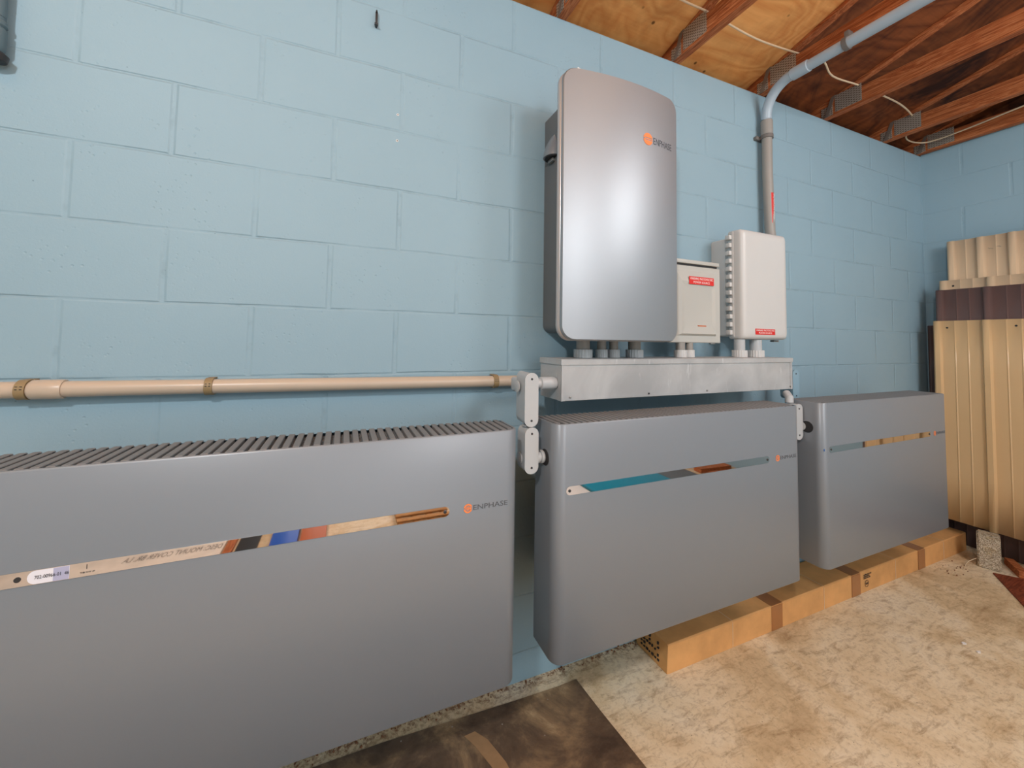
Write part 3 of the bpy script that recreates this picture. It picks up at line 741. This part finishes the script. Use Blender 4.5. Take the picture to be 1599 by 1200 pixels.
b = MB(); b.lathe((1.931, -0.40, 2.5183), (0, -1, -0.01), [(0, CR * 1.2), (0.018, CR * 1.2)], 24); b.box(1.930, 1.9645, -0.418, -0.40, 2.520, 2.575, 0.002); b.build('truss_clamp', M_CLAMPG, t)
# red wrap label on the riser
b = MB(); rg = []
for z in (1.84, 1.995):
    rg.append([Vector((CX + 0.003 * (2.1 - z) / 0.3 + (CR + 0.0012) * math.cos(math.radians(a)), CYY - 0.004 * (2.1 - z) / 0.3 + (CR + 0.0012) * math.sin(math.radians(a)), z)) for a in range(244, 293, 6)])
b.sheet(rg); lb = b.build('warning_label', M_RED, t)
mt = Matrix.Translation((CX + 0.0078, CYY - 0.0287, 1.845)) @ Matrix.Rotation(math.radians(-8), 4, 'Z') @ Matrix.Rotation(math.radians(-90), 4, 'Y')
text('label_print', 'WARNING: PHOTOVOLTAIC', 0.145, 0.008, mt, M_WHITE, lb)

# ------------------------------------------------------------ cable through the trusses
b = MB()
def smooth_path(P, n=6):
    P = [Vector(p) for p in P]; out = []
    for i in range(len(P) - 1):
        p0, p1, p2, p3 = P[max(i - 1, 0)], P[i], P[i + 1], P[min(i + 2, len(P) - 1)]
        for k in range(n):
            t_ = k / n; out.append(0.5 * ((2 * p1) + (p2 - p0) * t_ + (2 * p0 - 5 * p1 + 4 * p2 - p3) * t_ ** 2 + (3 * p1 - p0 - 3 * p2 + p3) * t_ ** 3))
    return out + [P[-1]]
cb = smooth_path([(0.8, -0.20, 2.650), (1.22, -0.178, 2.648), (1.39, -0.18, 2.645), (1.70, -0.168, 2.640), (1.99, -0.185, 2.645), (2.15, -0.20, 2.650), (2.30, -0.165, 2.634), (2.54, -0.17, 2.645),
                  (2.80, -0.17, 2.650), (2.95, -0.172, 2.643), (3.10, -0.155, 2.637), (3.22, -0.12, 2.640), (3.36, -0.03, 2.60), (3.47, -0.06, 2.578), (3.50, -0.14, 2.575), (3.47, -0.30, 2.572), (3.42, -0.50, 2.572), (3.40, -0.80, 2.59)])
b.tube(cb, 0.0042, 10)
tag(b.build('cable', M_WIRE, None, (2.2, -0.17, 2.64)), 'thin cream cable running across the roof trusses', 'cable')

# ------------------------------------------------------------ wall hardware
b = MB(); b.tube([(0.066, -0.0005, 2.268), (0.066, -0.012, 2.268)], 0.004, 10)
b.box(0.0625, 0.0695, -0.015, -0.012, 2.266, 2.308, 0.001); b.tube([(0.066, -0.0135, 2.306), (0.066, -0.0135, 2.316)], [0.0042, 0.002], 10); b.box(0.060, 0.071, -0.020, -0.010, 2.263, 2.269, 0.001)
tag(b.build('wall_hook', M_SCREWD, None, (0.066, -0.01, 2.265)), 'small dark metal hook fixed high on the blue wall', 'hook')
t = thing('hanging_cord_grip', (-0.787, -0.03, 1.875), 'dark conduit end with black plug at the upper left edge of the wall', 'conduit end')
M_PD = plain('slate_pvc', (92, 112, 120), 0.5)
b = MB(); b.tube([(-0.787, -0.03, 2.50), (-0.787, -0.03, 1.985)], 0.018, 18); b.build('conduit', M_PD, t)
b = MB(); b.lathe((-0.787, -0.03, 1.90), (0, 0, 1), [(0, 0.016), (0.01, 0.021), (0.055, 0.021), (0.06, 0.017), (0.064, 0.021), (0.072, 0.021), (0.076, 0.018), (0.084, 0.018)], 20); b.build('cord_grip', M_PD, t)
b = MB(); b.lathe((-0.784, -0.03, 1.872), (0, 0, 1), [(0, 0.008), (0.006, 0.021), (0.02, 0.024), (0.0275, 0.016)], 18); b.build('plug', M_BLACK, t)
# tiny staples / anchors in the wall
for (x_, z_, lab) in ((0.1440, 1.9870, 'upper of two tiny white anchors in the blue wall below the hook'), (0.1440, 1.8970, 'lower of two tiny white anchors in the blue wall below the hook')):
    t = thing('wall_anchor', (x_, 0, z_), lab, 'wall anchor', 'tiny anchors in the blue wall')
    b = MB(); b.lathe((x_, -0.0004, z_), (0, -1, 0), [(0, 0.0042), (0.0008, 0.0040), (0.0010, 0.0025)], 14); b.build('collar', M_WHITE, t)
    b = MB(); b.lathe((x_, -0.0015, z_), (0, -1, 0), [(0, 0.0020), (0.0005, 0.0018)], 10); b.build('hole', M_BLACK, t)

# ------------------------------------------------------------ corrugated sheets leaning on the right wall
def corr(x_bot, x_top, z0, z1, y0, width, m, label, pitch=0.205, name='metal_sheet', minor=2, holes=(), scrib=False):
    t = thing(name, (x_bot, y0 - width / 2, z0), label, 'metal sheet', 'metal siding sheets leaning on the right wall')
    prof = [(0.0, 0.0)]
    y = 0.0
    while y < width - 1e-6:
        base = [(0.002, 0.0), (0.010, 0.014), (0.032, 0.014), (0.040, 0.0)]
        for a, h_ in base: prof.append((y + a, h_))
        fl = pitch - 0.040
        for q in range(minor):
            c = 0.040 + fl * (q + 1) / (minor + 1)
            prof += [(y + c - 0.004, 0.0), (y + c - 0.001, 0.0022), (y + c + 0.001, 0.0022), (y + c + 0.004, 0.0)]
        y += pitch
    prof = [p for p in prof if p[0] <= width]
    rows = []
    for j in range(5):
        f = j / 4; zz = z0 + (z1 - z0) * f; xx = x_bot + (x_top - x_bot) * f
        rows.append([Vector((xx - h_, y0 - a, zz)) for a, h_ in prof])
    b = MB(); b.sheet(rows)
    # give the sheet its thickness
    b.build('sheet', m, t, smooth=20, solid=0.0012)
    at = lambda a, zz, o=0.0012: Vector((x_bot + (x_top - x_bot) * (zz - z0) / (z1 - z0) - o, y0 - a, zz))
    for (a, zz) in holes:
        b = MB(); b.lathe(at(a, zz, 0.0008), (-1, 0, 0), [(0, 0.0055), (0.0006, 0.0055), (0.0008, 0.004)], 14); b.build('screw_hole', M_DARK, t)
    if scrib:
        b = MB(); p = at(0.155, 1.835)
        b.tube([p + Vector((0, 0, 0.0)), p + Vector((0, 0, 0.022))], 0.0008, 5); b.tube([p + Vector((0, 0.006, 0.016)), p + Vector((0, 0, 0.022)), p + Vector((0, -0.006, 0.016))], 0.0008, 5)
        random.seed(4)
        for k in range(3):
            q = p + Vector((0, 0.012 - k * 0.032, -0.012 + 0.004 * k)); path = [q + Vector((0, -0.0035 * i, random.uniform(-0.004, 0.004))) for i in range(7)]
            b.tube(path, 0.0007, 5)
        b.build('pencil_marks', M_TXT, t)
    return t
corr(3.530, 3.553, 0.188, 1.905, -0.135, 0.95, M_SHEETP, 'tallest pale tan metal sheet at the back, with pencil marks near its top', pitch=0.125, minor=1, holes=((0.150, 1.868),), scrib=True)
corr(3.490, 3.513, 0.188, 1.652, -0.108, 0.95, M_SHEETP, 'pale tan metal sheet just above the brown one', pitch=0.20, holes=((0.062, 1.615),))
corr(3.455, 3.476, 0.188, 1.590, -0.102, 0.95, M_SHEETB, 'dark brown metal sheet between the tan ones', pitch=0.20)
corr(3.418, 3.438, 0.188, 1.393, -0.100, 0.95, M_SHEET, 'front tan metal sheet with screw holes, standing on a block', pitch=0.205, holes=((0.062, 1.350), (0.335, 1.355)))
corr(3.602, 3.608, 0.0012, 1.372, -0.010, 1.05, M_SHEETB, 'dark brown metal sheet showing as a sliver left of the stack, carried to the floor in place of shade', pitch=0.205)  # lower part stands in for the dark shade under the stack

# ------------------------------------------------------------ concrete block under the sheets
def bevel_block(name, cx, cy, rot, sx, sy, sz, m, label, cat):
    b = bmesh.new(); bmesh.ops.create_cube(b, size=1)
    for v in b.verts: v.co = Vector((v.co.x * sx, v.co.y * sy, v.co.z * sz))
    bmesh.ops.bevel(b, geom=b.edges[:], offset=0.006, segments=2, affect='EDGES')
    bmesh.ops.subdivide_edges(b, edges=[e for e in b.edges if e.calc_length() > 0.03], cuts=5, use_grid_fill=True)
    random.seed(7)
    for v in b.verts:
        if v.co.z > -sz / 2 + 0.01: v.co += Vector((random.uniform(-1, 1), random.uniform(-1, 1), random.uniform(-1, 0.4))) * 0.0012
    mb = MB(); mb.join(b, Matrix.Translation((cx, cy, sz / 2 + 0.0002)) @ Matrix.Rotation(rot, 4, 'Z'))
    return tag(mb.build(name, m, None, (cx, cy, 0), smooth=50), label, cat)
# face runs from (3.317,-.29) to (3.374,-.365)
ang = math.atan2(-0.954, 0.30)
dirv = Vector((0.057, -0.075)).normalized(); nrm = Vector((-dirv.y * -1, dirv.x * -1)) * -1   # into the corner
nin = Vector((0.954, 0.30))
cc = Vector((3.332, -0.330)) + nin * 0.040
bevel_block('concrete_block', cc.x, cc.y, ang, 0.086, 0.08, 0.186, M_AGG, 'rough concrete block standing under the front tan metal sheet', 'concrete block')
bevel_block('concrete_block', 3.47, -0.97, 0.1, 0.12, 0.12, 0.186, M_AGG, 'concrete block under the far end of the metal sheets', 'concrete block')
# lumber scrap
b = MB(); q = bmesh.new(); bmesh.ops.create_cube(q, size=1)
for v in q.verts: v.co = Vector((v.co.x * 0.17, v.co.y * 0.036, v.co.z * 0.036))
b.join(q, Matrix.Translation((3.43, -0.405, 0.0183)) @ Matrix.Rotation(math.radians(33), 4, 'Z') @ Matrix.Translation((0.02, 0, 0)))
tag(b.build('lumber_scrap', M_CHORD, None, (3.43, -0.405, 0)), 'short orange-brown lumber scrap on the floor right of the concrete block', 'lumber')
# reddish board on the floor
d1 = Vector((-0.282, -0.181, 0)).normalized(); d2 = Vector((-d1.y, d1.x, 0)) ; 
if d2.y > 0: d2 = -d2
p0 = Vector((3.295, -0.352, 0.0))
b = MB(); pts = [p0, p0 + d1 * 0.75, p0 + d1 * 0.75 + d2 * 0.28 * 3, p0 + d2 * 0.16]
pts = [p0, p0 + d1 * 0.75, p0 + d1 * 0.75 + Vector((0.50, -0.60, 0)), p0 + Vector((0.17, -0.22, 0))]
b.prism([(p.x, p.y) for p in pts], lambda u, v: Vector((u, v, 0.0003)), lambda u, v: Vector((u, v, 0.006)))
tag(b.build('floor_board', M_BOARD, None, (p0.x, p0.y, 0)), 'flat reddish-brown board lying at the right edge of the floor', 'board')

# ------------------------------------------------------------ long carton
t = thing('long_carton', (2.34, -0.10, 0), 'long flat brown cardboard carton lying along the wall under the batteries', 'carton')
X0, X1, Y0, Y1, H = 1.140, 3.530, -0.180, -0.012, 0.104
b = MB()
o = [(Y1, 0.0005), (Y0, 0.0005), (Y0, H - 0.004), (Y0 + 0.004, H), (Y1, H)]
b.loft([[Vector((X0 + 0.004 + (0.006 if z > 0.05 else 0) , y * 0.985 - 0.001, z * 0.99)) for y, z in o], [Vector((X0 + 0.016, y, z)) for y, z in o], [Vector((1.8, y - 0.001, z)) for y, z in o], [Vector((2.5, y + 0.001, z - 0.001 * (z > 0.05))) for y, z in o], [Vector((X1 - 0.01, y, z)) for y, z in o], [Vector((X1, y * 0.985, z * 0.985)) for y, z in o]])
b.build('carton_body', M_CARD, t, smooth=10)
for xa, w in ((1.765, 0.036), (2.360, 0.036), (2.990, 0.036)):
    b = MB()
    for (dy, dz, a, c, e, f) in ((0, 0, Y0 - 0.0022, Y0 - 0.0012, 0.001, H - 0.003), (0, 0, Y0 - 0.001, Y1, H + 0.0002, H + 0.0012)):
        b.box(xa - w, xa + w, a, c, e, f)
    b.build('packing_tape', M_TAPE, t)
for xa in (1.49, 2.10, 2.72, 3.24):
    b = MB(); b.box(xa, xa + 0.0015, Y0 - 0.0021, Y0 - 0.0008, 0.001, H - 0.004); b.box(xa, xa + 0.0015, Y0, Y1, H + 0.0001, H + 0.0008); b.build('fold_line', M_WIRE, t)
for k, (w, zz) in enumerate(((0.070, 0.082), (0.052, 0.074), (0.060, 0.066))):
    b = MB()
    for i in range(9): b.box(2.425 + i * w / 9, 2.425 + i * w / 9 + w / 14, Y0 - 0.0018, Y0 - 0.0011, zz, zz + 0.004 + (i % 3) * 0.001)
    b.build('stamp_print', M_BLACK, t)
b = MB()
pr = [(0.0165 * math.cos(a * math.pi / 12), 0.0165 * math.sin(a * math.pi / 12)) for a in range(24)]
for a in range(24):
    p, q = Vector(pr[a]), Vector(pr[(a + 1) % 24])
    b.prism([(p.x, p.y), (q.x, q.y), (q.x * 0.9, q.y * 0.9), (p.x * 0.9, p.y * 0.9)], lambda u, v: Vector((2.452 + u, Y0 - 0.0018, 0.040 + v)), lambda u, v: Vector((2.452 + u, Y0 - 0.0011, 0.040 + v)))
for i in range(5): b.box(2.442 + i * 0.0045, 2.4445 + i * 0.0045, Y0 - 0.0018, Y0 - 0.0011, 0.036, 0.044)
b.build('stamp_print', M_BLACK, t)
# black handling symbols on its end
b = MB(); random.seed(3)
for i in range(7):
    for j in range(5):
        if random.random() < 0.78:
            y = -0.040 - i * 0.015; z = 0.018 + j * 0.015; w = random.uniform(0.004, 0.010); h_ = random.uniform(0.004, 0.010)
            b.box(X0 + 0.0015, X0 + 0.0072 , y - w, y, z, z + h_ * 0.9)
b.build('symbol_print', M_BLACK, t)

# ------------------------------------------------------------ dark sheet on floor
b = MB(); b.prism([(-2.2, -0.012), (0.15, -0.042), (0.57, -0.066), (0.74, -0.073), (0.818, -0.072), (0.826, -0.2), (0.845, -0.41), (0.90, -1.0), (-2.2, -1.0)], lambda u, v: Vector((u, v, 0.0003)), lambda u, v: Vector((u, v, 0.004)))
mt_ = tag(b.build('floor_mat', M_MAT, None, (0, -0.5, 0)), 'dark worn sheet lying on the floor under the nearest battery cabinet', 'floor mat')
b = MB(); b.sheet([[Vector((0.383, -0.118, 0.0046)), Vector((0.418, -0.116, 0.0046))], [Vector((0.405, -0.16, 0.0046)), Vector((0.447, -0.155, 0.0046))], [Vector((0.432, -0.235, 0.0046)), Vector((0.474, -0.235, 0.0046))], [Vector((0.46, -0.42, 0.0046)), Vector((0.50, -0.42, 0.0046))]])
WO['floor_mat'] = Vector((0, -0.5, 0))
b.build('tape_residue', plain('tan_residue', (158, 124, 88), 0.8, var=0.2, scale=40), mt_)

# ------------------------------------------------------------ crumbs and flakes
def flake(x, y, s, m, label, seed):
    random.seed(seed); n = 6; b = MB()
    pts = [(x + s * random.uniform(0.6, 1) * math.cos(k * 2 * math.pi / n) * 1.3, y + s * random.uniform(0.5, 1) * math.sin(k * 2 * math.pi / n)) for k in range(n)]
    b.prism(pts, lambda u, v: Vector((u, v, 0.0004)), lambda u, v: Vector((u, v, 0.0025 + 0.2 * abs(u - x))))
    return tag(b.build('paint_flake', m, None, (x, y, 0)), label, 'paint flake', 'white paint flakes on the floor')
flake(2.41, -0.53, 0.010, M_WHITE, 'white paint flake on the concrete, larger one of the pair at the right', 1)
flake(2.40, -0.575, 0.008, M_WHITE, 'white paint flake on the concrete, smaller and nearer one of the pair at the right', 2)
flake(3.50, -0.45, 0.012, M_WHITE, 'white flake behind the reddish board by the metal sheets', 3)
b = MB(); b.tube(smooth_path([(3.20, -0.275, 0.004), (3.25, -0.262, 0.004), (3.295, -0.262, 0.02), (3.318, -0.286, 0.045)]), 0.0015, 8)
tag(b.build('wire_scrap', M_WIRE, None, (3.25, -0.26, 0)), 'thin pale wire scrap curling beside the concrete block', 'wire')
b = MB(); random.seed(11)
for k in range(120):
    x = random.uniform(-0.2, 1.15) if k < 95 else random.uniform(3.05, 3.27)
    y = -abs(random.gauss(0, 0.012)) - 0.003 if k < 95 else random.uniform(-0.30, -0.19)
    s = random.uniform(0.0012, 0.0042)
    q = bmesh.new(); bmesh.ops.create_icosphere(q, subdivisions=1, radius=s)
    for v in q.verts: v.co *= random.uniform(0.6, 1.2)
    b.join(q, Matrix.Translation((x, y, s * 0.9)))
tag(b.build('grit', plain('rusty_grit', (126, 84, 56), 0.9, var=0.3, scale=60), None, (0.5, -0.01, 0)), 'rusty grit and crumbs along the foot of the blue wall', 'grit', kind='stuff')

# ------------------------------------------------------------ guessed things added behind the camera for the mirror strips to reflect
b = MB(); b.box(-1.75, -0.60, -2.62, -1.88, 0.0005, 0.012, 0.002)
wc = tag(b.build('flattened_carton', M_WCARD, None, (-1.2, -2.2, 0)), 'flat white lettered cardboard mirrored in the nearest battery strip', 'cardboard')
TM = Matrix(((-1, 0, 0, -0.612), (0, 0, -1, -2.20), (0, -1, 0, 0.0122), (0, 0, 0, 1)))
text('lettering', 'DESC: MOUNT COVER BR. LA', 0.44, 0.055, TM, M_BLACK, wc)
def slab(name, x0, x1, h, m, label, cat, y0=-2.62, y1=-1.88):
    b = MB(); b.box(x0, x1, y0, y1, 0.0005, h, 0.004); return tag(b.build(name, m, None, ((x0 + x1) / 2, (y0 + y1) / 2, 0)), label, cat)
slab('wooden_plank', -0.590, -0.545, 0.02, M_CHORD, 'narrow wooden plank mirrored beside the white cardboard', 'plank')
slab('rubber_mat', -0.535, -0.425, 0.008, M_DARK, 'narrow dark rubber mat mirrored in the nearest battery strip', 'mat')
slab('folded_tarp', -0.36, -0.215, 0.03, M_BLUE, 'folded blue tarp added to be mirrored in the nearest battery strip', 'tarp')  # added stand-in for blue clothing reflected in the strip
slab('stand_in', -0.20, -0.06, 0.04, M_ORB, 'flat orange-brown cushion added to be mirrored beside the blue tarp', 'stand_in')  # added stand-in for the skin tones reflected in the strip
slab('glare_sheet', 1.68, 1.885, 0.012, M_WHITE, 'white sheet added to mirror as glare at the left end of the middle battery strip', 'sheet')  # added so that its mirror image passes for glare on the strip
slab('folded_tarp', 1.90, 2.70, 0.03, M_TEAL, 'wide folded teal tarp mirrored in the middle battery strip', 'tarp')
slab('rubber_mat', 2.72, 3.08, 0.012, M_ENPB, 'grey rubber mat mirrored in the middle battery strip', 'mat')
t = thing('pallet', (0.53, -2.25, 0), 'slatted wooden pallet mirrored at the right end of the nearest battery strip', 'pallet')
for i in range(4):
    b = MB(); b.box(0.365 + i * 0.10, 0.395 + i * 0.10, -2.62, -1.88, 0.0005, 0.04, 0.002); b.build('bearer', M_CRATE, t)
for i in range(9):
    b = MB(); b.box(0.355, 0.705, -2.60 + i * 0.08, -2.555 + i * 0.08, 0.0405, 0.052, 0.002); b.build('slat', M_CRATE, t)
random.seed(5)
for i in range(4):
    b = MB(); q = bmesh.new(); bmesh.ops.create_cube(q, size=1)
    for v in q.verts: v.co = Vector((v.co.x * 0.38, v.co.y * 0.09, v.co.z * 0.04))
    yy = -2.55 + i * 0.17
    b.join(q, Matrix.Translation((3.34, yy, 0.021)) @ Matrix.Rotation(random.uniform(-0.1, 0.1), 4, 'Z'))
    tag(b.build('lumber_offcut', M_CHORD, None, (3.34, yy, 0)), 'wooden offcut among those mirrored in the middle battery strip', 'lumber', 'offcuts lying behind the viewer')
